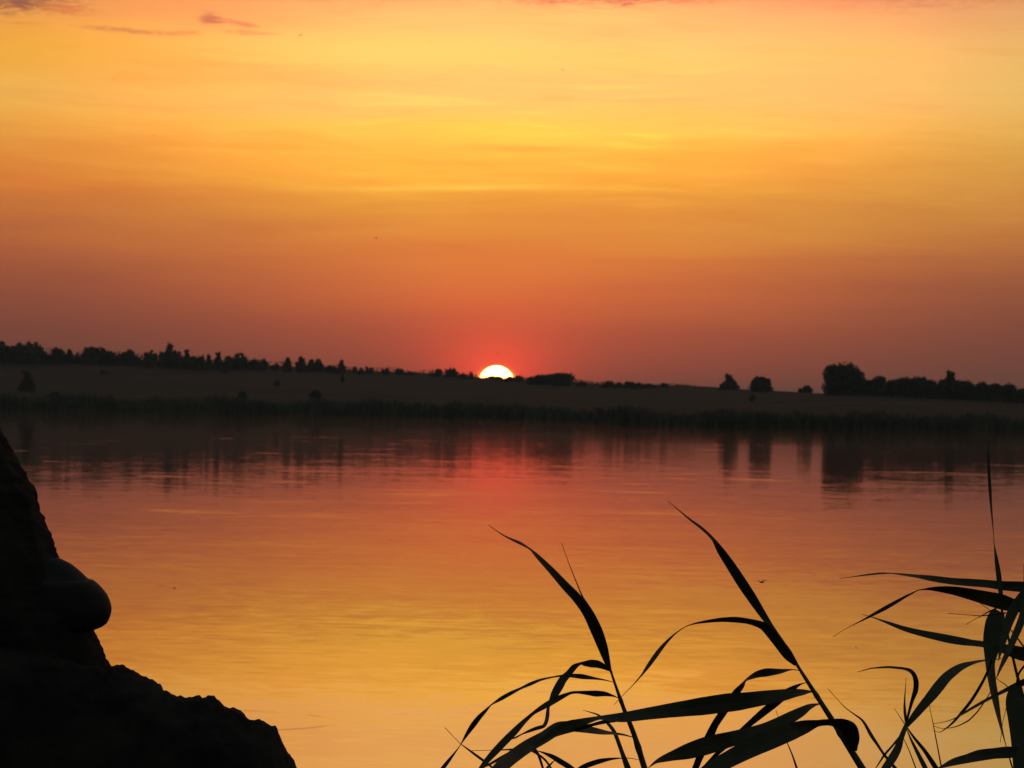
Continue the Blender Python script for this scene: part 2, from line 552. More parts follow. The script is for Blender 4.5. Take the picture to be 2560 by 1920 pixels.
def tree(px, top, width, base, D, shape, label, cat='tree', group='trees along the far hill crest', mat=None, name='tree', seed=0):
    rng = random.Random(int(px * 13 + top * 7 + seed))
    a = math.atan((px - 1280) / F)
    x, y = D * math.sin(a), D * math.cos(a)
    z = land_z(x, y) - 0.05
    if base is None:
        ztop = P(px, top, y).z
    else:
        ztop = z + (base - top) / F * D
    H = max(ztop - z, 0.6)
    W = width / F * D * 0.5
    o = thing(name, label, cat, (x, y, z), group)
    lob = []
    def skirt(k, r=.5, zz=.2, hh=.24):
        for i in range(k):
            t = rng.uniform(0, 6.28)
            lob.append((W * r * math.cos(t), W * r * math.sin(t), H * zz, W * (1.02 - r), W * (1.02 - r), H * hh))
    if shape == 'round':
        lob = [(0, 0, H * .50, W * .84, W * .84, H * .47)]
        skirt(5)
        for i in range(6):
            t = rng.uniform(0, 6.28)
            lob.append((W * .55 * math.cos(t), W * .55 * math.sin(t), H * rng.uniform(.4, .72), W * .44, W * .44, H * .25))
    elif shape == 'tall':
        lob = [(0, 0, H * .38, W * .8, W * .8, H * .38), (rng.uniform(-.15, .15) * W, 0, H * .68, W * .55, W * .55, H * .26), (rng.uniform(-.25, .25) * W, 0, H * .87, W * .3, W * .3, H * .13)]
        skirt(4)
        for i in range(4):
            t = rng.uniform(0, 6.28)
            lob.append((W * .6 * math.cos(t), W * .6 * math.sin(t), H * rng.uniform(.35, .62), W * .35, W * .35, H * .14))
    elif shape == 'cone':
        for i in range(8):
            t = i / 7.0
            lob.append((rng.uniform(-.1, .1) * W, 0, H * (.10 + .80 * t), W * (1 - .80 * t ** 1.2), W * (1 - .80 * t ** 1.2), H * .13))
    elif shape == 'low':
        for i in range(8):
            u_ = rng.uniform(-.8, .8)
            hh = H * (.55 + .4 * (1 - u_ * u_)) * rng.uniform(.7, 1.0)
            lob.append((u_ * W, rng.uniform(-.7, .7) * W, hh * .45, W * rng.uniform(.2, .36), W * .36, hh * .55))
        lob.append((rng.uniform(-.2, .2) * W, 0, H * .42, W * .6, W * .6, H * .56))
    elif shape == 'spiky':
        lob = [(0, 0, H * .34, W * .85, W * .85, H * .36)]
        for i in range(4):
            lob.append((rng.uniform(-.75, .75) * W, rng.uniform(-.5, .5) * W, H * rng.uniform(.55, .76), W * .26, W * .26, H * .26))
    elif shape == 'square':
        for i in range(10):
            t = rng.uniform(0, 6.28)
            q = rng.choice((.35, .6))
            lob.append((W * q * math.cos(t), W * q * math.sin(t), H * rng.uniform(.34, .80), W * .42, W * .42, H * .22))
        skirt(5)
        lob.append((0, 0, H * .48, W * .84, W * .84, H * .44))
    if shape in ('tall', 'spiky', 'cone') or (px < 1300 and shape in ('round', 'square')):
        for i in range(5):
            u_ = rng.uniform(-.75, .75) * (0.5 if shape in ('tall', 'cone') else 1)
            zt = H * (.70 + .30 * (1 - u_ * u_)) * rng.uniform(.9, 1.04)
            lob.append((u_ * W, rng.uniform(-.4, .4) * W, zt, min(W * .10 + .04, .28), min(W * .10 + .04, .28), min(H * .10, .32)))
    area = W * H
    size = max(0.11, min(0.30, 0.055 * math.sqrt(area) + 0.10))
    n = int(max(110, min(3200, 11.0 * area / (size * size))))
    v, f = blob_leaves(rng, lob, n, size)
    core = [(l[0] * .9, l[1] * .9, l[2], l[3] * .72, l[4] * .72, l[5] * .72) for l in lob]
    v2, f2 = blob_leaves(rng, core, n // 3, size * 2.0)
    f += [tuple(i + len(v) for i in q) for q in f2]
    v += v2
    mesh_obj('crown', [Vector(p) + o.location for p in v], f, mat or M_CROWN, o)
    # tapered trunk with limbs
    tv_, tf_ = [], []

    def limb(p0, p1, r0, r1):
        d = (p1 - p0).normalized()
        u = d.cross(Vector((0.3, 1, 0.1))).normalized()
        w_ = d.cross(u)
        k = len(tv_)
        for (pp, r) in ((p0, r0), (p1, r1)):
            for i in range(6):
                t = i / 6 * 6.283
                tv_.append(pp + u * r * math.cos(t) + w_ * r * math.sin(t))
        for i in range(6):
            tf_.append((k + i, k + (i + 1) % 6, k + 6 + (i + 1) % 6, k + 6 + i))
    O = Vector(o.location)
    r0 = max(0.05, H * 0.035)
    limb(O - Vector((0, 0, .2)), O + Vector((0, 0, H * .45)), r0, r0 * .65)
    limb(O + Vector((0, 0, H * .45)), O + Vector((0.03 * H, 0, H * .8)), r0 * .65, r0 * .2)
    for i in range(3):
        t = rng.uniform(0, 6.28)
        limb(O + Vector((0, 0, H * rng.uniform(.2, .4))), O + Vector((W * .5 * math.cos(t), W * .5 * math.sin(t), H * rng.uniform(.5, .7))), r0 * .5, r0 * .15)
    mesh_obj('trunk', tv_, tf_, M_TRUNK, o)
    return o


def find_d(px, py):
    """distance at which the ray through a photo point meets the far land"""
    a = math.atan((px - 1280) / F)
    tgt = (horizon_y(px) - py) / F
    ds = shore_d(px)
    dc, _ = crest(px)
    D = ds
    while D < dc:
        x, y = D * math.sin(a), D * math.cos(a)
        if (land_z(x, y) - CAM.z) / D >= tgt:
            return D
        D += 3
    return dc


CREST = [
    (2, 856, 26, 'round', 'leafy bush cut off by the left end of the hill crest'),
    (15, 867, 15, 'spiky', 'small ragged bush between the leftmost bush and a rounded one on the crest'),
    (38, 866, 32, 'round', 'rounded bush touching the left side of the widest dome shaped crest tree'),
    (75, 857, 64, 'round', 'widest dome shaped tree at the left of the hill crest'),
    (110, 878, 18, 'low', 'low bush tucked against the right side of the widest dome shaped crest tree'),
    (127, 885, 16, 'low', 'very low scrub bush in the dip right of the dome shaped crest tree'),
    (145, 871, 25, 'round', 'small round tree, the first of a pair right of the dip in the left crest'),
    (171, 877, 22, 'tall', 'small pointed tree, the second of a pair right of the dip in the left crest'),
    (193, 884, 15, 'low', 'thin low bush between the pair of small trees and a flat topped bush'),
    (222, 870, 36, 'square', 'broad flat topped bush in the middle of the left crest'),
    (249, 871, 22, 'spiky', 'ragged bush joined to the right of the broad flat topped bush'),
    (275, 879, 30, 'round', 'low rounded bush right of the ragged joined one on the left crest'),
    (298, 885, 16, 'low', 'small low bush in the gap before a sloping bush on the left crest'),
    (318, 878, 30, 'round', 'sloping bush whose top falls away to the right, left of the spired tree'),
    (340, 889, 30, 'low', 'low scrub trailing down right from the sloping crest bush'),
    (374, 879, 28, 'square', 'square shouldered small tree standing alone just left of the spired tree'),
    (427, 878, 56, 'round', 'full bodied round tree beneath the tall narrow spire on the left crest'),
    (424, 860, 20, 'tall', 'tall narrow spire tree, the highest point of the left crest'),
    (465, 878, 16, 'tall', 'slim upright tree just right of the spired tree'),
    (488, 891, 30, 'spiky', 'low ragged thicket right of the slim upright tree'),
    (505, 888, 9, 'tall', 'tiny upright sapling at the right end of the ragged thicket'),
    (521, 889, 13, 'tall', 'thin sapling leaning in a gap, between thicket and pointed tree'),
    (545, 884, 24, 'cone', 'pointed small tree with a dark full base, right of the leaning sapling'),
    (568, 893, 20, 'spiky', 'little forked bush right of the dark based pointed tree'),
    (584, 894, 13, 'low', 'tiny bush wedged between the forked bush and a twin topped one'),
    (599, 886, 27, 'spiky', 'twin topped tree at the end of the dense left row'),
    (636, 897, 36, 'low', 'long low bush just past the twin topped tree'),
    (659, 899, 16, 'round', 'small round bush at the right end of the long low bush'),
    (689, 909, 18, 'low', 'small flat bush alone in the gap before five slender trees'),
    (717, 896, 19, 'tall', 'slender tree with a bent tip, first of the five slender crest trees'),
    (752, 895, 22, 'tall', 'tallest and fullest of the five slender crest trees'),
    (777, 900, 18, 'tall', 'third of the five slender crest trees, right of the fullest one'),
    (798, 900, 18, 'spiky', 'fourth of the five slender crest trees, with a side sprout'),
    (828, 913, 32, 'low', 'smooth low hedge like bush between the fourth and fifth slender trees'),
    (853, 902, 15, 'tall', 'narrow post like tree, last of the five slender crest trees'),
    (886, 919, 10, 'spiky', 'tiny tuft of scrub just right of the post like tree'),
    (903, 920, 11, 'cone', 'tiny pointed shrub, second tuft right of the post like tree'),
    (922, 918, 15, 'spiky', 'tiny forked shrub halfway between post like tree and the sun'),
    (963, 921, 14, 'spiky', 'small shrub with a raised tip on the bare middle crest'),
    (999, 921, 15, 'round', 'dark knob shaped shrub alone on the bare middle crest'),
    (1024, 928, 22, 'low', 'faint low swell of scrub right of the knob shaped shrub'),
    (1080, 931, 8, 'spiky', 'wispy sprig of scrub before the two bushes left of the sun'),
    (1096, 922, 15, 'round', 'smaller of the two bushes standing left of the sun'),
    (1127, 922, 27, 'square', 'larger blocky bush of the two standing left of the sun'),
    (1159, 934, 24, 'low', 'low domed bush close to the left edge of the sun'),
    (1178, 932, 7, 'spiky', 'thin twig like shrub almost touching the left edge of the sun'),
    (1233, 940, 36, 'low', 'low bush biting into the middle of the glowing sun'),
    (1275, 941, 28, 'low', 'low bush covering the lower right corner of the sun'),
    (1298, 939, 15, 'round', 'small round bush just right of the sun'),
    (1327, 940, 17, 'round', 'small bush between the sun and the long grove'),
    (1352, 936, 36, 'round', 'lower left tree of the long grove right of the sun'),
    (1378, 934, 38, 'round', 'middle tree of the long grove right of the sun'),
    (1407, 931, 46, 'round', 'highest steep sided tree of the long grove right of the sun'),
    (1455, 953, 22, 'low', 'low scrub just past the steep end of the grove'),
    (1521, 951, 27, 'low', 'rounded low bush, first past the smooth stretch of middle crest'),
    (1548, 955, 15, 'low', 'tiny bush between the rounded low bush and a paired clump'),
    (1574, 953, 23, 'round', 'left half of a paired clump of low bushes on the crest'),
    (1595, 955, 20, 'low', 'right half of a paired clump of low bushes on the crest'),
    (1625, 959, 34, 'low', 'long flat bush, next to last scrub before the smooth crest'),
    (1660, 957, 15, 'round', 'last little bush before the long smooth crest'),
]
for (px, top, wd, shp, lab) in CREST:
    rr = random.Random(int(px * 3))
    drop = float(np.interp(px, [0, 600, 900, 1150, 1190, 1290, 1320, 1430, 1660], [16, 15, 8, 8, 6, 6, 10, 12, 7])) + rr.uniform(-2, 2)
    nm = 'tree' if (shp in ('tall', 'cone') or wd > 40) else 'bush'
    base = float(np.interp(px, CX, CY)) + drop
    tree(px, top, wd * 1.3 + 3.0, base, find_d(px, base), shp, lab, 'tree' if nm == 'tree' else 'bush', 'trees and bushes along the hill crest', name=nm)
ug_v, ug_f = [], []
rng = random.Random(5)
for i in range(9000):
    px = rng.uniform(-30, 1740) if i % 2 else rng.uniform(-700, 650)
    den = 0.5 + 0.5 * mnoise.noise(Vector((px * 0.02, 8.0, 0)))
    if 1180 < px < 1300 and rng.random() < 0.6:
        continue
    dc, _ = crest(px)
    D = dc - rng.uniform(0, 60)
    a = math.atan((px - 1280) / F)
    x, y = D * math.sin(a), D * math.cos(a)
    hmax = float(np.interp(px, [0, 500, 860, 1000, 1190, 1300, 1430, 1740], [2.5, 2.1, 1.3, 1.1, 0.9, 0.5, 0.8, 0.5])) * (0.35 + 1.1 * den)
    c = Vector((x, y, land_z(x, y) + hmax * rng.random() ** 1.3))
    s_ = rng.uniform(.10, .26)
    u1 = Vector((rng.gauss(0, 1), rng.gauss(0, 1), rng.gauss(0, 1))).normalized()
    u2 = u1.cross(Vector((rng.gauss(0, 1), rng.gauss(0, 1), rng.gauss(0, 1)))).normalized()
    k = len(ug_v)
    ug_v += [c - u1 * s_ - u2 * s_ * .5, c + u1 * s_ * .2 - u2 * s_ * .7, c + u1 * s_ * 1.2, c + u1 * s_ * .1 + u2 * s_ * .7]
    ug_f.append((k, k + 1, k + 2, k + 3))
ug = mesh_obj('undergrowth', ug_v, ug_f, M_CROWN)
ug['kind'] = 'stuff'
ug['label'] = 'low scrub and dry weeds joining the trees along the hill crest'
ug['category'] = 'undergrowth'
EAST = [
    (1822, 938, 50, 975, 'cone', 'pointed tree, left of the two lone trees on the right crest'),
    (1902, 940, 62, 980, 'square', 'squarish round tree, right of the two lone trees on the right crest'),
    (2014, 963, 36, 982, 'low', 'low bush alone in the dip left of the great round tree'),
    (2110, 903, 106, 987, 'round', 'great round tree, the largest on the far shore, at the hedge end'),
    (2172, 946, 34, 989, 'square', 'hedge tree pressed against the right side of the great round tree'),
    (2195, 936, 30, 990, 'square', 'small knob topped hedge tree, first rise right of the great round tree'),
    (2232, 946, 40, 992, 'round', 'hedge tree in the dip after the knob topped one'),
    (2262, 941, 40, 993, 'round', 'broad hedge tree at the left of the long middle swell'),
    (2292, 941, 46, 994, 'round', 'broad hedge tree at the crown of the long middle swell'),
    (2326, 947, 42, 996, 'round', 'hedge tree sinking toward the leaning sprout'),
    (2357, 945, 36, 998, 'square', 'hedge tree just left of the leaning sprout'),
    (2376, 933, 38, 999, 'tall', 'leaning sprout rising above the hedge, highest of its right half'),
    (2398, 949, 36, 1000, 'round', 'hedge tree just right of the leaning sprout'),
    (2420, 950, 32, 1001, 'round', 'small domed hedge tree, second right of the leaning sprout'),
    (2455, 953, 38, 1003, 'round', 'domed hedge tree, third right of the leaning sprout'),
    (2490, 957, 38, 1004, 'round', 'flat topped hedge tree, fourth right of the leaning sprout'),
    (2522, 957, 40, 1006, 'round', 'last high hedge tree before the hedge drops at the frame edge'),
    (2556, 970, 40, 1008, 'round', 'lower hedge tree cut by the right end of the hedge'),
]
for (px, top, wd, base, shp, lab) in EAST:
    D = find_d(px, base)
    nm = 'bush' if shp == 'low' else 'tree'
    tree(px, top, wd * (1.25 if px > 2130 else 1.05), base, D, shp, lab, nm, 'trees on the right half of the far shore', mat=M_CROWN2, name=nm)
SLOPE = [
    (68, 931, 44, 978, 'cone', 'dark cone shaped tree alone on the left hillside'),
    (140, 980, 60, 1012, 'low', 'dark broad bush at the reed belt below the cone shaped tree'),
    (258, 926, 22, 934, 'low', 'flat dark bush high on the left hillside'),
    (488, 912, 12, 926, 'round', 'small dark bush just below the crest under the slim upright tree'),
    (565, 918, 14, 934, 'low', 'faint small bush on the hillside below the forked bush'),
    (607, 978, 20, 996, 'round', 'small dark bush above the reed belt, left of the broad hillside bush'),
    (692, 950, 18, 966, 'low', 'small bush in the middle of the hillside'),
    (790, 974, 36, 996, 'low', 'broad dark bush on the lower hillside above the reeds'),
    (856, 936, 10, 956, 'tall', 'thin dark shrub on the hillside below the post like tree'),
    (1882, 987, 17, 1004, 'round', 'small dark bush on the open field below the squarish tree'),
    (2150, 1030, 60, 1052, 'low', 'broad dark bush by the water below the great round tree'),
    (2310, 1040, 50, 1062, 'low', 'dark bush by the water, right of the one below the great tree'),
]
for (px, top, wd, base, shp, lab) in SLOPE:
    D = find_d(px, base)
    nm = 'tree' if shp == 'cone' else 'bush'
    tree(px, top, wd, base, D, shp, lab, nm, 'bushes scattered over the hillside', mat=M_CROWN2, name=nm)


# ------------------------------------------------------------------ reeds in the foreground
def conv(ox, oy, s):
    return lambda pts: [(ox + a * s, oy + b * s, c * s) for (a, b, c) in pts]


c1 = conv(1060, 1250, 600 / 1486)
c2 = conv(1560, 1230, 600 / 1443)
c3 = conv(2040, 1080, 520 / 2054)
c4 = conv(2040, 1480, 520 / 1961)
c6 = conv(1060, 1620, 500 / 2212)
c7 = conv(1560, 1620, 500 / 2212)
c8 = conv(2300, 1400, 260 / 1438)


def resample(pts, per=6):
    """smooth curve through (x, y, w) points"""
    out = []
    n = len(pts)
    for i in range(n - 1):
        p0, p1, p2, p3 = pts[max(i - 1, 0)], pts[i], pts[i + 1], pts[min(i + 2, n - 1)]
        for k in range(per):
            t = k / per
            row = []
            for d in range(3):
                # monotone-ish Catmull-Rom
                m1, m2 = (p2[d] - p0[d]) * .42, (p3[d] - p1[d]) * .42
                if d == 2:
                    lim = abs(p2[d] - p1[d]) * 1.5
                    m1, m2 = max(-lim, min(lim, m1)), max(-lim, min(lim, m2))
                h = (2 * t ** 3 - 3 * t ** 2 + 1) * p1[d] + (t ** 3 - 2 * t ** 2 + t) * m1 + (-2 * t ** 3 + 3 * t ** 2) * p2[d] + (t ** 3 - t ** 2) * m2
                row.append(h)
            out.append(tuple(row))
    out.append(pts[-1])
    return out


def leaf(parent, pts, d0, d1=None, sign=1, full=None, name='leaf'):
    """a blade: (x, y, width) photo points from base to tip; d0, d1 metres from the viewer at base and tip.
    Where the picture shows a blade narrow it is twisted out of the picture plane, not thinner."""
    if d1 is None:
        d1 = d0
    q = resample(pts)
    n = len(q)
    Wm = full or max(p[2] for p in q)
    v, f = [], []
    P3 = []
    for i, (x, y, w_) in enumerate(q):
        t = i / (n - 1)
        P3.append(P(x, y, d0 + (d1 - d0) * t ** 1.4))
    for i, (x, y, w_) in enumerate(q):
        t = i / (n - 1)
        dep = d0 + (d1 - d0) * t ** 1.4
        a, b_ = q[max(i - 1, 0)], q[min(i + 1, n - 1)]
        tx, ty = b_[0] - a[0], b_[1] - a[1]
        L = math.hypot(tx, ty) or 1.0
        nx, ny = -ty / L, tx / L
        perp = RIGHT * nx - UP * ny
        hw = max(w_, 1.4) * dep / (2 * F)
        ht = max(hw, Wm * dep / (2 * F) * min(1.0, .25 + t / 0.15) * min(1.0, (1 - t) / 0.45) * 0.85)
        lat = perp * hw + FWD * (sign * math.sqrt(max(ht * ht - hw * hw, 0)))
        tan = (P3[min(i + 1, n - 1)] - P3[max(i - 1, 0)]).normalized()
        nr = tan.cross(lat)
        nr = nr.normalized() if nr.length > 1e-9 else FWD
        c = P3[i]
        th = 0.00018
        mid = c + nr * (0.10 * ht)
        v += [c - lat, mid + nr * th, c + lat, mid - nr * th]
    for i in range(n - 1):
        k, j = i * 4, i * 4 + 4
        f += [(k, k + 1, j + 1, j), (k + 1, k + 2, j + 2, j + 1), (k + 2, k + 3, j + 3, j + 2), (k + 3, k, j, j + 3)]
    return mesh_obj(name, v, f, M_LEAF, parent, smooth=False)


def stem(parent, pts, d, foot=None, name='stem'):
    q = resample(pts, 5)
    path = [(P(x, y, d), max(w_, 2.0) * d / (2 * F)) for (x, y, w_) in q]
    if foot is not None:
        p0, r0 = path[-1]
        d_ = (path[-1][0] - path[-4][0]).normalized()
        for k in range(1, 9):
            t = k / 8
            zz = p0.z + (foot.z - p0.z) * t
            path.append((Vector((p0.x + (foot.x - p0.x) * t, p0.y + (foot.y - p0.y) * t, zz)), r0 * (1 + 0.15 * t)))
    v, f = [], []
    ns = 10
    for i, (c, r) in enumerate(path):
        a, b_ = path[max(i - 1, 0)][0], path[min(i + 1, len(path) - 1)][0]
        t = (b_ - a).normalized()
        u = t.cross(Vector((0, 1, 0.01))).normalized()
        w_ = t.cross(u)
        rr = r * (1.22 if i % 9 == 4 else 1.0)
        for s in range(ns):
            an = s / ns * 6.28318
            v.append(c + u * rr * math.cos(an) + w_ * rr * math.sin(an))
    for i in range(len(path) - 1):
        for s in range(ns):
            k = (s + 1) % ns
            f.append((i * ns + s, i * ns + k, (i + 1) * ns + k, (i + 1) * ns + s))
    f.append(tuple(range(ns)))
    return mesh_obj(name, v, f, M_STEM, parent, smooth=True)


def foot_of(px, d, lean=0.0):
    p = P(px, 1920, d)
    return Vector((p.x + lean, p.y, -0.35))


def reed(label, px, d, lean=0.0):
    return thing('reed', label, 'reed', foot_of(px, d, lean), 'reeds in the foreground')


# reed A: the leaning reed in the middle
dA = 4.55
A = reed('middle reed whose broad top blade sweeps up and left above the water', 1615, dA, 0.12)
stem(A, c1([(1150, 1030, 12), (1162, 1075, 14), (1190, 1160, 18), (1240, 1300, 26), (1300, 1450, 32), (1365, 1659, 38), (1420, 1830, 40)]), dA, foot_of(1640, dA, 0.15))
leaf(A, c1([(1156, 1062, 14), (1134, 1000, 40), (1107, 912, 62), (1067, 806, 73), (1012, 694, 66), (945, 605, 58), (880, 537, 52), (790, 438, 40), (710, 356, 27), (655, 303, 11), (592, 266, 17), (515, 231, 9), (455, 195, 5), (400, 155, 2)]), dA, dA - .25)
leaf(A, c1([(1140, 1000, 14), (1040, 700, 12), (985, 605, 10), (950, 525, 7), (900, 400, 4.5), (852, 268, 2)]), dA + .03, dA + .2)
leaf(A, c6([(2060, 254, 16), (1985, 206, 62), (1915, 178, 86), (1848, 172, 88), (1780, 172, 62), (1728, 172, 36), (1660, 212, 68), (1600, 282, 74), (1535, 352, 90), (1490, 430, 98), (1440, 520, 84), (1400, 592, 46), (1374, 660, 36), (1366, 740, 44), (1354, 808, 44), (1322, 864, 42), (1240, 890, 42), (1160, 920, 32), (1080, 955, 16), (1010, 992, 20), (960, 1010, 4)]), dA, dA - .18, -1)
leaf(A, c6([(2092, 378, 5), (1990, 352, 14), (1880, 335, 28), (1750, 316, 56), (1640, 306, 42), (1520, 308, 22), (1420, 322, 14), (1290, 352, 24), (1180, 396, 36), (1070, 446, 24), (960, 500, 40), (860, 556, 42), (745, 628, 13), (685, 690, 32), (612, 765, 54), (545, 850, 60), (480, 945, 42), (425, 1035, 15), (395, 1085, 8), (332, 1170, 22), (270, 1250, 38), (200, 1340, 46), (120, 1460, 36), (60, 1560, 4)]), dA + .01, dA + .30)
leaf(A, c6([(2158, 558, 7), (2100, 532, 22), (2000, 508, 56), (1900, 504, 70), (1800, 496, 52), (1700, 490, 36), (1620, 498, 36), (1510, 546, 60), (1400, 604, 70), (1300, 662, 60), (1205, 725, 42), (1100, 820, 56), (1000, 925, 78), (900, 1025, 84), (800, 1130, 82), (700, 1240, 66), (630, 1330, 50), (560, 1420, 35), (480, 1520, 5)]), dA, dA - .30, -1)
leaf(A, c6([(2306, 986, 7), (2212, 960, 13), (2100, 944, 18), (2020, 936, 34), (1930, 922, 56), (1790, 896, 78), (1620, 868, 112), (1480, 890, 140), (1330, 985, 135), (1150, 1085, 145), (1000, 1190, 150), (880, 1290, 150), (760, 1400, 120), (620, 1540, 6)]), dA, dA - .42)
leaf(A, c6([(2400, 1244, 6), (2300, 1222, 12), (2200, 1218, 15), (2080, 1226, 32), (1950, 1250, 54), (1830, 1288, 60), (1740, 1326, 50), (1640, 1390, 30), (1560, 1460, 5)]), dA, dA + .2, -1)

# reed B: the taller reed, right of the middle one
dB = 4.35
B = reed('tall leaning reed with two long blades arching left from its tip', 2150, dB, 0.2)
stem(B, c2([(1036, 1030, 16), (1050, 1055, 18), (1110, 1150, 24), (1190, 1275, 30), (1270, 1400, 35), (1350, 1530, 39), (1430, 1659, 43), (1530, 1830, 46)]), dB, foot_of(2200, dB, 0.25))
leaf(B, c2([(1042, 1040, 18), (985, 965, 46), (932, 892, 46), (885, 812, 34), (830, 730, 46), (770, 638, 58), (710, 548, 62), (640, 440, 56), (580, 352, 44), (532, 280, 20), (470, 220, 17), (400, 168, 12), (330, 110, 6), (265, 55, 2)]), dB, dB - .2)
leaf(B, c2([(1034, 1042, 16), (985, 985, 52), (930, 908, 62), (880, 846, 60), (830, 802, 48), (750, 778, 36), (670, 768, 38), (590, 768, 30), (500, 778, 21), (430, 790, 14), (375, 808, 8), (310, 850, 12), (250, 908, 22), (200, 970, 29), (150, 1040, 25), (105, 1102, 12), (50, 1165, 6), (0, 1215, 4), (-60, 1280, 2)]), dB, dB - .35, -1)
leaf(B, c7([(1950, 250, 7), (1850, 239, 10), (1720, 258, 52), (1580, 270, 92), (1480, 290, 72), (1400, 326, 40), (1345, 360, 16), (1300, 425, 50), (1240, 495, 74), (1170, 600, 82), (1085, 728, 86), (1005, 850, 84), (935, 1000, 98), (870, 1130, 90), (825, 1240, 76), (790, 1327, 72), (740, 1440, 40), (700, 1540, 5)]), dB + .02, dB + .3)
leaf(B, c7([(2032, 381, 7), (1970, 394, 22), (1900, 428, 52), (1820, 480, 80), (1730, 555, 96), (1655, 618, 96), (1500, 745, 82), (1310, 908, 62), (1200, 1020, 60), (1050, 1150, 50), (900, 1300, 30), (780, 1400, 4)]), dB + .02, dB + .35, -1)
leaf(B, c7([(2092, 485, 7), (2040, 482, 26), (1980, 488, 52), (1880, 498, 84), (1770, 518, 116), (1560, 550, 152), (1280, 592, 196), (1140, 606, 208), (860, 645, 200), (500, 692, 150), (250, 728, 122), (0, 765, 100), (-160, 772, 66), (-270, 772, 34), (-370, 795, 54), (-480, 825, 90), (-620, 856, 100), (-760, 920, 80), (-900, 1010, 40), (-1000, 1080, 5)]), dB, dB - .15)
leaf(B, c6([(2300, 772, 12), (2150, 796, 40), (1990, 818, 46), (1860, 850, 38), (1750, 880, 50), (1600, 910, 60), (1450, 960, 50), (1300, 1040, 8)]), dB + .04, dB + .1, -1)
leaf(B, c7([(2172, 617, 7), (2110, 628, 22), (2040, 655, 52), (1960, 705, 90), (1840, 770, 118), (1700, 840, 128), (1540, 905, 130), (1300, 975, 148), (1060, 1040, 190), (880, 1090, 200), (700, 1145, 172), (540, 1192, 112), (430, 1228, 74), (350, 1262, 36), (265, 1330, 6)]), dB, dB - .25)
leaf(B, c2([(1376, 1560, 52), (1372, 1520, 74), (1368, 1470, 92), (1352, 1424, 96), (1305, 1394, 72), (1235, 1385, 48), (1170, 1390, 50), (1090, 1412, 88), (1000, 1442, 108), (880, 1486, 124), (760, 1540, 116), (640, 1602, 104), (540, 1659, 98), (440, 1720, 70), (300, 1800, 5)]), dB - .02, dB - .3, -1)

# short reeds whose heads stay below the frame, single blades reaching in
loose = [
    ('thin reed blade with a hooked tip crossing behind the middle reed stem', c1([(1300, 1760, 40), (1258, 1650, 38), (1225, 1560, 26), (1180, 1440, 24), (1135, 1380, 18), (1085, 1335, 11), (1040, 1317, 7), (985, 1302, 2)]), 4.7, 4.8),
    ('thin blade pointing up left, lowest left of the middle reed', c6([(980, 1540, 26), (820, 1385, 26), (740, 1310, 24), (660, 1248, 30), (580, 1190, 28), (500, 1130, 22), (430, 1078, 13), (400, 1055, 9), (330, 985, 5), (230, 878, 2)]), 4.6, 4.7),
    ('short level blade tip poking left behind the broad middle blade', c6([(1500, 1500, 20), (1350, 1250, 24), (1180, 1130, 26), (1060, 1120, 30), (980, 1121, 22), (860, 1127, 14), (720, 1130, 6), (530, 1135, 2)]), 4.8, 4.8),
    ('short blade dipping left below the broad middle blade', c6([(1350, 1450, 24), (1250, 1150, 30), (1120, 1075, 30), (1000, 1135, 36), (860, 1210, 36), (740, 1278, 28), (660, 1320, 16), (560, 1380, 4)]), 4.75, 4.6),
    ('curved blade rising from the bottom edge, left foot of the middle reed', c6([(1900, 1580, 30), (1800, 1480, 44), (1700, 1390, 56), (1600, 1312, 62), (1500, 1250, 62), (1420, 1202, 50), (1320, 1158, 22), (1250, 1135, 5)]), 4.5, 4.5),
    ('tiny blade tip at the bottom edge under the curved blade', c6([(1220, 1500, 40), (1300, 1400, 40), (1365, 1325, 28), (1420, 1265, 15), (1465, 1232, 2)]), 4.4, 4.4),
    ('thin dark blade hanging below the broad leaves of the tall leaning reed', c7([(2000, 1600, 30), (1950, 1450, 30), (1910, 1327, 25), (1860, 1180, 16), (1800, 1035, 10), (1740, 860, 5), (1680, 690, 2)]), 4.6, 4.7),
    ('thin tapering blade slanting up left, right of the tall leaning reed', c4([(900, 1840, 34), (820, 1740, 34), (745, 1659, 34), (640, 1530, 24), (580, 1440, 27), (520, 1350, 34), (460, 1242, 25), (420, 1195, 19), (350, 1145, 12), (270, 1085, 8), (200, 1010, 5), (115, 915, 2)]), 4.7, 4.8),
    ('fine straight blade standing between the star shaped and the right reeds', c4([(1225, 1850, 18), (1200, 1740, 17), (1180, 1640, 15), (1140, 1430, 12), (1100, 1220, 8), (1066, 1060, 3)]), 4.9, 5.0),
]
for (lab, pts, d0, d1) in loose:
    r_ = reed(lab, pts[0][0], d0)
    leaf(r_, pts, d0, d1, random.Random(int(pts[0][0])).choice((-1, 1)))
    bx, by, bw = pts[0]
    stem(r_, [(bx, by, 7.5), (bx + 6, by + 60, 9), (bx + 10, by + 120, 10)], d0, foot_of(bx + 20, d0))

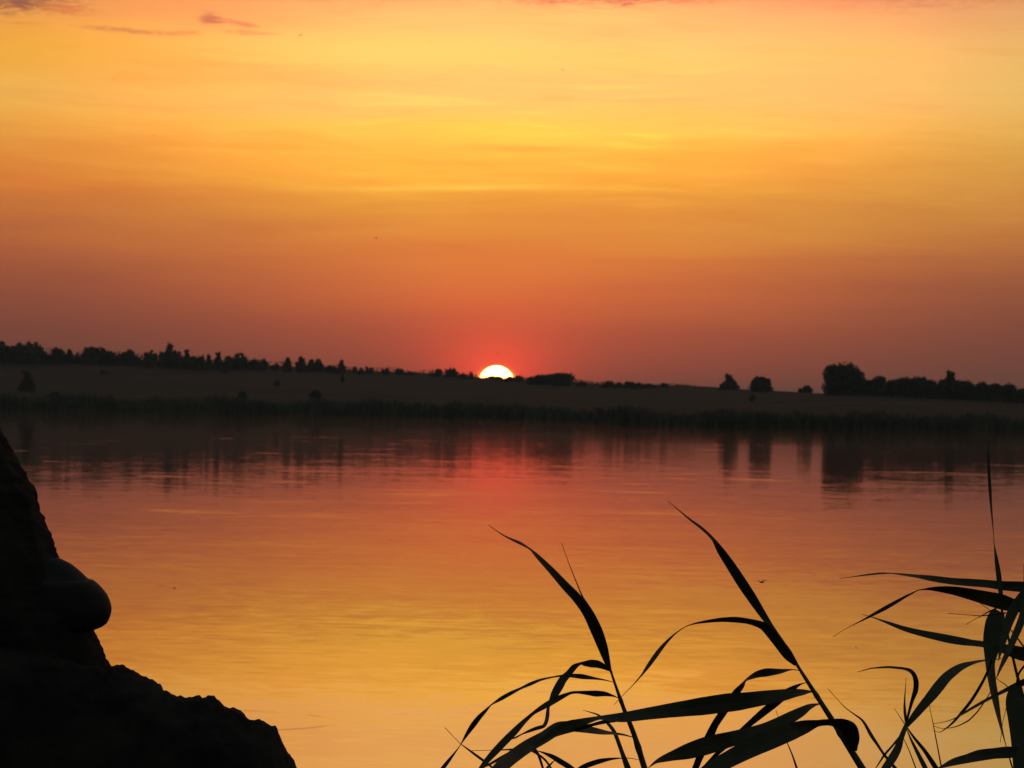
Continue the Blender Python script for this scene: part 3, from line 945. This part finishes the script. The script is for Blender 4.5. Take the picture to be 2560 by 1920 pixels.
# reed N: star of blades meeting at one knot
dN = 4.65
Nr = reed('low reed with blades fanning out star like from one knot', 2260, dN)
stem(Nr, c4([(850, 1240, 26), (845, 1290, 26), (800, 1420, 26), (755, 1520, 26), (690, 1659, 28), (620, 1830, 30)]), dN, foot_of(2195, dN, -.02))
leaf(Nr, c4([(852, 1240, 14), (875, 1140, 28), (905, 1030, 36), (938, 930, 50), (944, 850, 50), (925, 782, 42), (888, 742, 36), (830, 722, 24), (760, 714, 22), (680, 708, 20), (600, 712, 16), (520, 720, 10), (460, 735, 9), (395, 753, 3)]), dN, dN - .1)
leaf(Nr, c4([(852, 1250, 22), (840, 1150, 28), (835, 1070, 22), (838, 980, 14), (845, 880, 7), (849, 810, 2)]), dN - .01, dN + .1)
leaf(Nr, c4([(855, 1265, 36), (920, 1180, 58), (1000, 1082, 76), (1080, 988, 98), (1150, 900, 106), (1225, 810, 98), (1300, 748, 80), (1380, 700, 58), (1480, 666, 28), (1560, 649, 18), (1640, 640, 11), (1760, 628, 5)]), dN, dN + .25, -1)
leaf(Nr, c4([(846, 1250, 22), (838, 1285, 36), (803, 1375, 48), (768, 1480, 76), (715, 1575, 84), (650, 1665, 70), (580, 1760, 30), (540, 1830, 5)]), dN - .01, dN - .15)
leaf(Nr, c4([(830, 1300, 8), (790, 1360, 14), (720, 1450, 20), (650, 1530, 22), (590, 1620, 13), (530, 1710, 4)]), dN, dN + .1)
leaf(Nr, c4([(848, 1260, 8), (862, 1310, 12), (900, 1400, 24), (960, 1520, 37), (1030, 1659, 46), (1100, 1790, 20)]), dN, dN - .1, -1)
leaf(Nr, c4([(850, 1260, 8), (880, 1310, 14), (930, 1380, 24), (1030, 1505, 36), (1130, 1659, 48), (1210, 1790, 20)]), dN + .01, dN + .1)
leaf(Nr, c4([(826, 1380, 5), (880, 1500, 9), (940, 1659, 12), (980, 1760, 4)]), dN + .01, dN + .05)
leaf(Nr, c4([(846, 1262, 10), (800, 1190, 8), (740, 1100, 2)]), dN, dN + .05)

# reed X: tall reed at the right edge with the upright spear blade
dX = 4.5
Xr = reed('right edge reed with an upright spear like top blade', 2600, dX)
stem(Xr, c4([(1740, 130, 18), (1760, 200, 20), (1800, 370, 22), (1850, 590, 25), (1895, 780, 29), (1945, 960, 31), (2000, 1200, 33), (2070, 1500, 35), (2110, 1660, 36), (2160, 1850, 36)]), dX, foot_of(2640, dX, 0.05))
leaf(Xr, c3([(1850, 1720, 20), (1832, 1640, 36), (1818, 1540, 50), (1802, 1400, 52), (1780, 1250, 38), (1760, 1110, 15), (1752, 1000, 13), (1742, 880, 20), (1728, 720, 26), (1718, 560, 32), (1710, 430, 31), (1703, 300, 28), (1702, 180, 13), (1705, 85, 2)]), dX, dX + .1)
leaf(Xr, c3([(2240, 1540, 60), (2054, 1530, 104), (1850, 1518, 92), (1700, 1500, 76), (1550, 1488, 74), (1350, 1474, 66), (1150, 1447, 56), (1000, 1425, 32), (900, 1412, 24), (830, 1404, 18), (745, 1396, 9), (640, 1396, 17), (520, 1408, 15), (380, 1427, 8), (235, 1446, 2)]), dX + .05, dX - .2)
leaf(Xr, c8([(1480, 680, 110), (1250, 615, 190), (1100, 572, 214), (900, 523, 190), (700, 473, 160), (500, 430, 130), (320, 406, 98), (140, 398, 54), (0, 415, 24), (-100, 455, 40), (-210, 512, 52), (-330, 580, 62), (-480, 665, 66), (-640, 750, 50), (-760, 815, 32), (-900, 885, 16), (-1050, 965, 9), (-1200, 1060, 2)]), dX, dX - .3, -1)
leaf(Xr, c4([(2120, 620, 80), (1961, 588, 130), (1830, 552, 110), (1740, 528, 74), (1650, 508, 62), (1560, 490, 54), (1480, 480, 54), (1380, 466, 68), (1250, 443, 74), (1100, 412, 66), (950, 378, 54), (820, 342, 44), (700, 298, 30), (600, 262, 15), (520, 235, 8), (435, 210, 3)]), dX - .02, dX - .1)
leaf(Xr, c4([(1730, 180, 110), (1705, 230, 160), (1692, 300, 196), (1676, 420, 200), (1655, 540, 160), (1643, 680, 108), (1662, 850, 92), (1690, 1000, 80), (1740, 1250, 40), (1792, 1450, 14), (1840, 1620, 20), (1880, 1740, 5)]), dX - .06, dX - .2, -1)

# reed Y: broad stems and blades cut by the right frame edge
dY = 4.25
Yr = reed('thick reed cut by the right frame edge, blades crossing in a tangle', 2585, dY)
stem(Yr, c4([(1985, 930, 24), (1950, 1200, 36), (1945, 1450, 40), (1960, 1659, 44), (1980, 1850, 46)]), dY, foot_of(2575, dY, 0.03))
leaf(Yr, c8([(1540, 420, 110), (1470, 600, 112), (1420, 790, 112), (1370, 920, 108), (1310, 1060, 100), (1240, 1220, 88), (1170, 1370, 68), (1110, 1500, 42), (1050, 1650, 8)]), dY + .1, dY - .05)
leaf(Yr, c8([(1520, 380, 110), (1400, 530, 140), (1290, 700, 150), (1215, 890, 130), (1165, 1070, 100), (1110, 1280, 48), (1085, 1400, 6)]), dY + .12, dY, -1)
leaf(Yr, c4([(1940, 930, 120), (1890, 975, 176), (1884, 1060, 192), (1900, 1200, 180), (1918, 1400, 160), (1930, 1659, 140), (1940, 1850, 100), (1950, 2000, 8)]), dY, dY - .1)
leaf(Yr, c4([(2130, 1520, 60), (2020, 1515, 80), (1900, 1512, 98), (1800, 1512, 112), (1680, 1522, 104), (1540, 1541, 108), (1420, 1572, 86), (1300, 1602, 70), (1200, 1642, 34), (1130, 1672, 5)]), dY - .03, dY - .2, -1)
leaf(Yr, c4([(2100, 780, 60), (1961, 850, 64), (1850, 895, 42), (1730, 955, 27), (1600, 1022, 23), (1480, 1090, 20), (1380, 1150, 14), (1300, 1195, 7), (1220, 1222, 4), (1110, 1242, 2)]), dY + .06, dY + .2)
leaf(Yr, c4([(1660, 640, 14), (1600, 790, 25), (1530, 920, 29), (1460, 1030, 30), (1380, 1130, 30), (1290, 1232, 20), (1220, 1290, 10), (1165, 1322, 5), (1110, 1308, 2)]), dY + .1, dY + .3)
leaf(Yr, c4([(1660, 920, 8), (1590, 1032, 11), (1520, 1130, 13), (1440, 1210, 14), (1340, 1262, 11), (1260, 1282, 8), (1180, 1285, 4), (1110, 1262, 2)]), dY + .1, dY + .3, -1)
leaf(Yr, c8([(1240, 730, 12), (1130, 738, 19), (960, 762, 17), (830, 772, 12), (720, 765, 9), (570, 752, 6), (385, 738, 2)]), dY + .15, dY + .25)
leaf(Yr, c8([(1180, 615, 14), (1060, 665, 20), (950, 716, 18), (850, 772, 11), (740, 830, 6), (635, 892, 2)]), dY + .16, dY + .2)
leaf(Yr, c8([(820, 590, 6), (880, 632, 9), (960, 690, 10), (1040, 748, 7)]), dY + .2, dY + .2)
leaf(Yr, c4([(2060, 650, 22), (1961, 520, 19), (1880, 410, 15), (1812, 330, 8)]), dY + .15, dY + .2)
leaf(Yr, c4([(1700, 815, 4), (1780, 870, 9), (1860, 940, 9), (1920, 985, 3)]), dY + .2, dY + .2)
leaf(Yr, c4([(2040, 620, 24), (1961, 702, 22), (1915, 765, 18), (1888, 858, 12), (1878, 900, 4)]), dY + .15, dY + .2)
leaf(Yr, c4([(1800, 1060, 5), (1780, 1150, 6), (1758, 1240, 5), (1738, 1420, 2)]), dY + .1, dY + .1)
leaf(Yr, c8([(1470, 240, 40), (1445, 300, 24), (1430, 150, 6), (1436, 60, 3)]), dY + .15, dY + .2)

# ------------------------------------------------------------------ old tree trunk at the left with root and bracket fungus
dT = 5.0
EDGE = [(-60, 960), (-25, 1030), (2, 1084), (13, 1101), (31, 1138), (46, 1165), (58, 1184), (64, 1205), (83, 1227), (92, 1250), (90, 1263), (98, 1284), (108, 1302), (118, 1331), (125, 1350), (133, 1369), (143, 1396),
        (165, 1440), (190, 1500), (212, 1550), (225, 1577), (234, 1601), (249, 1626), (257, 1647), (267, 1669), (285, 1710), (310, 1780), (340, 1880), (370, 2000), (400, 2150), (430, 2400), (450, 2700), (470, 3100)]
T_ = thing('old_tree', 'black leaning old tree trunk with rough bark and a flaring root', 'tree', P(-300, 3100, dT), None)
ex = [e[0] for e in EDGE]
ey = [e[1] for e in EDGE]
v, f = [], []
NS = 120
rows = list(range(-7000, -1200, 100)) + list(range(-1200, 960, 12)) + list(range(960, 1940, 4)) + list(range(1940, 3100, 12))
for ri, py in enumerate(rows):
    if py < 960:
        px = -60 + (py - 960) * 0.42
    else:
        px = float(np.interp(py, ey, ex))
    pe = P(px, py, dT)
    r = 0.26 + 0.05 * max(0, (py - 1000)) / 1000.0
    cx_, cy_ = pe.x - r, pe.y
    for s in range(NS):
        a = s / NS * 6.28318
        bz = pe.z
        fur = mnoise.noise(Vector((math.cos(a) * 5.0, math.sin(a) * 5.0, bz * 2.2)))
        fin = mnoise.noise(Vector((math.cos(a) * 16.0, math.sin(a) * 16.0, bz * 22.0)))
        fin2 = mnoise.noise(Vector((math.cos(a) * 40.0, math.sin(a) * 40.0, bz * 70.0)))
        dd = 0.004 * fur + 0.0055 * fin + 0.0045 * fin2 + 0.003 * mnoise.noise(Vector((a * 30, bz * 160.0, 3.0)))
        if math.cos(a) < 0.8:
            dd += 0.012 * fur
        v.append((cx_ + (r + dd) * math.cos(a), cy_ + (r + dd) * math.sin(a), bz))
for i in range(len(rows) - 1):
    for s in range(NS):
        k = (s + 1) % NS
        f.append((i * NS + s, i * NS + k, (i + 1) * NS + k, (i + 1) * NS + s))
f.append(tuple(range(NS)))
mesh_obj('trunk', v, f, M_BARK, T_, smooth=True)
ROOT = [(-420, 1500), (-200, 1560), (0, 1610), (140, 1645), (230, 1666), (262, 1672), (267, 1669), (276, 1665), (289, 1664), (301, 1668), (324, 1679), (352, 1690), (367, 1698), (390, 1714), (403, 1733), (423, 1738), (428, 1744), (457, 1752), (476, 1750), (491, 1749), (500, 1754),
        (511, 1747), (529, 1749), (544, 1759), (557, 1766), (570, 1774), (582, 1771), (595, 1777), (608, 1790), (623, 1801), (630, 1800), (648, 1803), (668, 1815), (684, 1824), (691, 1835), (701, 1858), (716, 1883), (729, 1901), (737, 1920), (770, 2000), (800, 2100), (822, 2220), (838, 2400), (850, 2650)]
v, f = [], []
xs = list(np.arange(-420, 851, 3.0))
rx_, ry_ = [e[0] for e in ROOT], [e[1] for e in ROOT]
NP = 61
dR = 4.8
for xi in xs:
    yy = float(np.interp(xi, rx_, ry_))
    pt = P(xi, yy, dR)
    for k in range(NP):
        t = -1.15 + 2.3 * k / (NP - 1)
        an = t * 1.5
        wd = 0.17
        yo = wd * math.sin(an) * 1.0
        zo = -(1 - math.cos(an)) * 0.16 - max(0, abs(t) - 0.85) * 3.5
        nz = Vector((pt.x * 14, (pt.y + yo) * 14, (pt.z + zo) * 14))
        n_ = mnoise.noise(nz) * 0.007 + mnoise.noise(nz * 3.1) * 0.006 + mnoise.noise(nz * 8.0) * 0.0045
        keep = min(1.0, abs(t) * 4 + 0.45)
        v.append((pt.x + mnoise.noise(nz + Vector((9, 9, 9))) * 0.002, pt.y + yo * (1 + 0.15 * mnoise.noise(Vector((pt.x * 6, t * 2, 0)))), pt.z + zo + n_ * keep))
for i in range(len(xs) - 1):
    for k in range(NP - 1):
        a = i * NP + k
        f.append((a, a + 1, a + NP + 1, a + NP))
mesh_obj('root', v, f, M_BARK, T_, smooth=True)
# bracket fungus: an older upper shelf and a rounder lower lobe
FUN = [(143, 1394), (160, 1401), (179, 1411), (200, 1428), (221, 1448), (229, 1450), (236, 1453), (251, 1466), (266, 1485), (274, 1504), (278, 1523), (276, 1540), (268, 1557), (253, 1568), (240, 1573), (225, 1577), (150, 1582)]
v, f = [], []
NS = 48
q = resample([(a, b_, 1) for a, b_ in FUN], 5)
cxp = 95.0
for (x, y, _) in q:
    pe = P(x, y, dT - .03)
    pc = P(cxp, y, dT - .03)
    r = max(pe.x - pc.x, 0.003)
    for s in range(NS):
        a = s / NS * 6.28318
        rr = 1 + 0.02 * mnoise.noise(Vector((math.cos(a) * 2, math.sin(a) * 2, pe.z * 40)))
        dep = min(0.085, r * 1.05)
        v.append((pc.x + r * rr * math.cos(a), pc.y + dep * rr * math.sin(a), pe.z))
for i in range(len(q) - 1):
    for s in range(NS):
        k = (s + 1) % NS
        f.append((i * NS + s, i * NS + k, (i + 1) * NS + k, (i + 1) * NS + s))
fun = mesh_obj('bracket_fungus', v, f, M_FUNGUS, T_, smooth=True)
fun['label'] = 'smooth rounded bracket fungus bulging from the bark'


# ------------------------------------------------------------------ flying birds and insects
def bird(px, py, D, span_px, tilt, dihedral, label, name='bird', cat='bird', group='small birds in the evening sky'):
    c = P(px, py, D)
    s = span_px * D / F / 2
    v, f = [], []
    nb = 8
    body = [(-.55, .01), (-.38, .10), (-.1, .17), (.2, .15), (.38, .10), (.5, .09), (.6, .02)]
    yaw = Matrix.Rotation(rad(35), 3, 'Z')
    rl = Matrix.Rotation(rad(tilt), 3, 'Y')
    for (yy, r) in body:
        for k in range(nb):
            a = k / nb * 6.283
            v.append(Vector((r * s * .7 * math.cos(a), yy * s, r * s * .7 * math.sin(a))))
    for i in range(len(body) - 1):
        for k in range(nb):
            j = (k + 1) % nb
            f.append((i * nb + k, i * nb + j, (i + 1) * nb + j, (i + 1) * nb + k))
    for sg in (-1, 1):
        k = len(v)
        w_ = [(0.05, .26, 0), (.5, .30, dihedral * .8), (1.0, -.12, dihedral * .6), (.5, .02, dihedral * .75), (0.05, -.12, 0)]
        for up in (0.018, -0.018):
            for (x, yy, zz) in w_:
                v.append(Vector((sg * x * s, yy * s, (zz + up + .05) * s)))
        f += [(k, k + 1, k + 3, k + 4), (k + 1, k + 2, k + 3), (k + 5, k + 9, k + 8, k + 6), (k + 6, k + 8, k + 7)]
        for i in range(5):
            j = (i + 1) % 5
            f.append((k + i, k + j, k + 5 + j, k + 5 + i))
    k = len(v)
    for up in (.012, -.012):
        v += [Vector((-.03 * s, -.5 * s, up * s)), Vector((.03 * s, -.5 * s, up * s)), Vector((.14 * s, -.85 * s, up * s)), Vector((-.14 * s, -.85 * s, up * s))]
    f += [(k, k + 1, k + 2, k + 3), (k + 7, k + 6, k + 5, k + 4), (k, k + 3, k + 7, k + 4), (k + 1, k + 5, k + 6, k + 2), (k + 3, k + 2, k + 6, k + 7)]
    v = [c + rl @ (yaw @ p) for p in v]
    o = mesh_obj(name, v, f, M_BIRD, origin=c)
    return tag(o, label, cat, group)


bird(752, 88, 120, 16, -35, .25, 'tiny blurred bird right of the small dusky cloud')
bird(1078, 106, 170, 8, -30, .2, 'speck of a bird on the bright yellow cloud bank')
bird(1407, 175, 140, 14, 24, .1, 'small slanting bird with wings in line, high in mid sky')
bird(1457, 7, 160, 8, -10, .3, 'speck of a bird against the dark top cloud')
bird(940, 594, 150, 13, 4, -.55, 'little bird with drooping wings in the orange sky')
bird(1243, 886, 170, 11, 22, .15, 'tiny bird just above the setting sun')
bird(382, 338, 190, 8, -25, .2, 'faint speck of a bird in the left middle sky')
bird(1905, 1456, 9.0, 32, -6, .3, 'dark insect hovering over the water right of the tall reed tip', 'insect', 'insect', 'insects over the lake')
bird(436, 1471, 10.0, 19, -30, .2, 'small brown insect over the water right of the fungus', 'insect', 'insect', 'insects over the lake')
bird(2140, 1619, 8.0, 12, 38, .1, 'slanting insect over the water left of the right edge reeds', 'insect', 'insect', 'insects over the lake')

# ------------------------------------------------------------------ evening haze over the lake
hz = bpy.data.materials.new('haze_air')
hz.use_nodes = True
nt = hz.node_tree
nt.nodes.remove(nt.nodes['Principled BSDF'])
pv = nt.nodes.new('ShaderNodeVolumePrincipled')
pv.inputs['Color'].default_value = (0.80, 0.86, 0.86, 1.0)
pv.inputs['Density'].default_value = 0.00015
pv.inputs['Anisotropy'].default_value = 0.0
nt.links.new(pv.outputs[0], nt.nodes['Material Output'].inputs['Volume'])
xa, xb, ya, yb, za, zb_ = -9600.0, 9600.0, -9600.0, 9600.0, -3.2, 32.0
hv = [(x, y, z) for z in (za, zb_) for y in (ya, yb) for x in (xa, xb)]
hf = [(0, 2, 3, 1), (4, 5, 7, 6), (0, 1, 5, 4), (2, 6, 7, 3), (0, 4, 6, 2), (1, 3, 7, 5)]
hb = mesh_obj('haze', hv, hf, hz)
hb['kind'] = 'stuff'
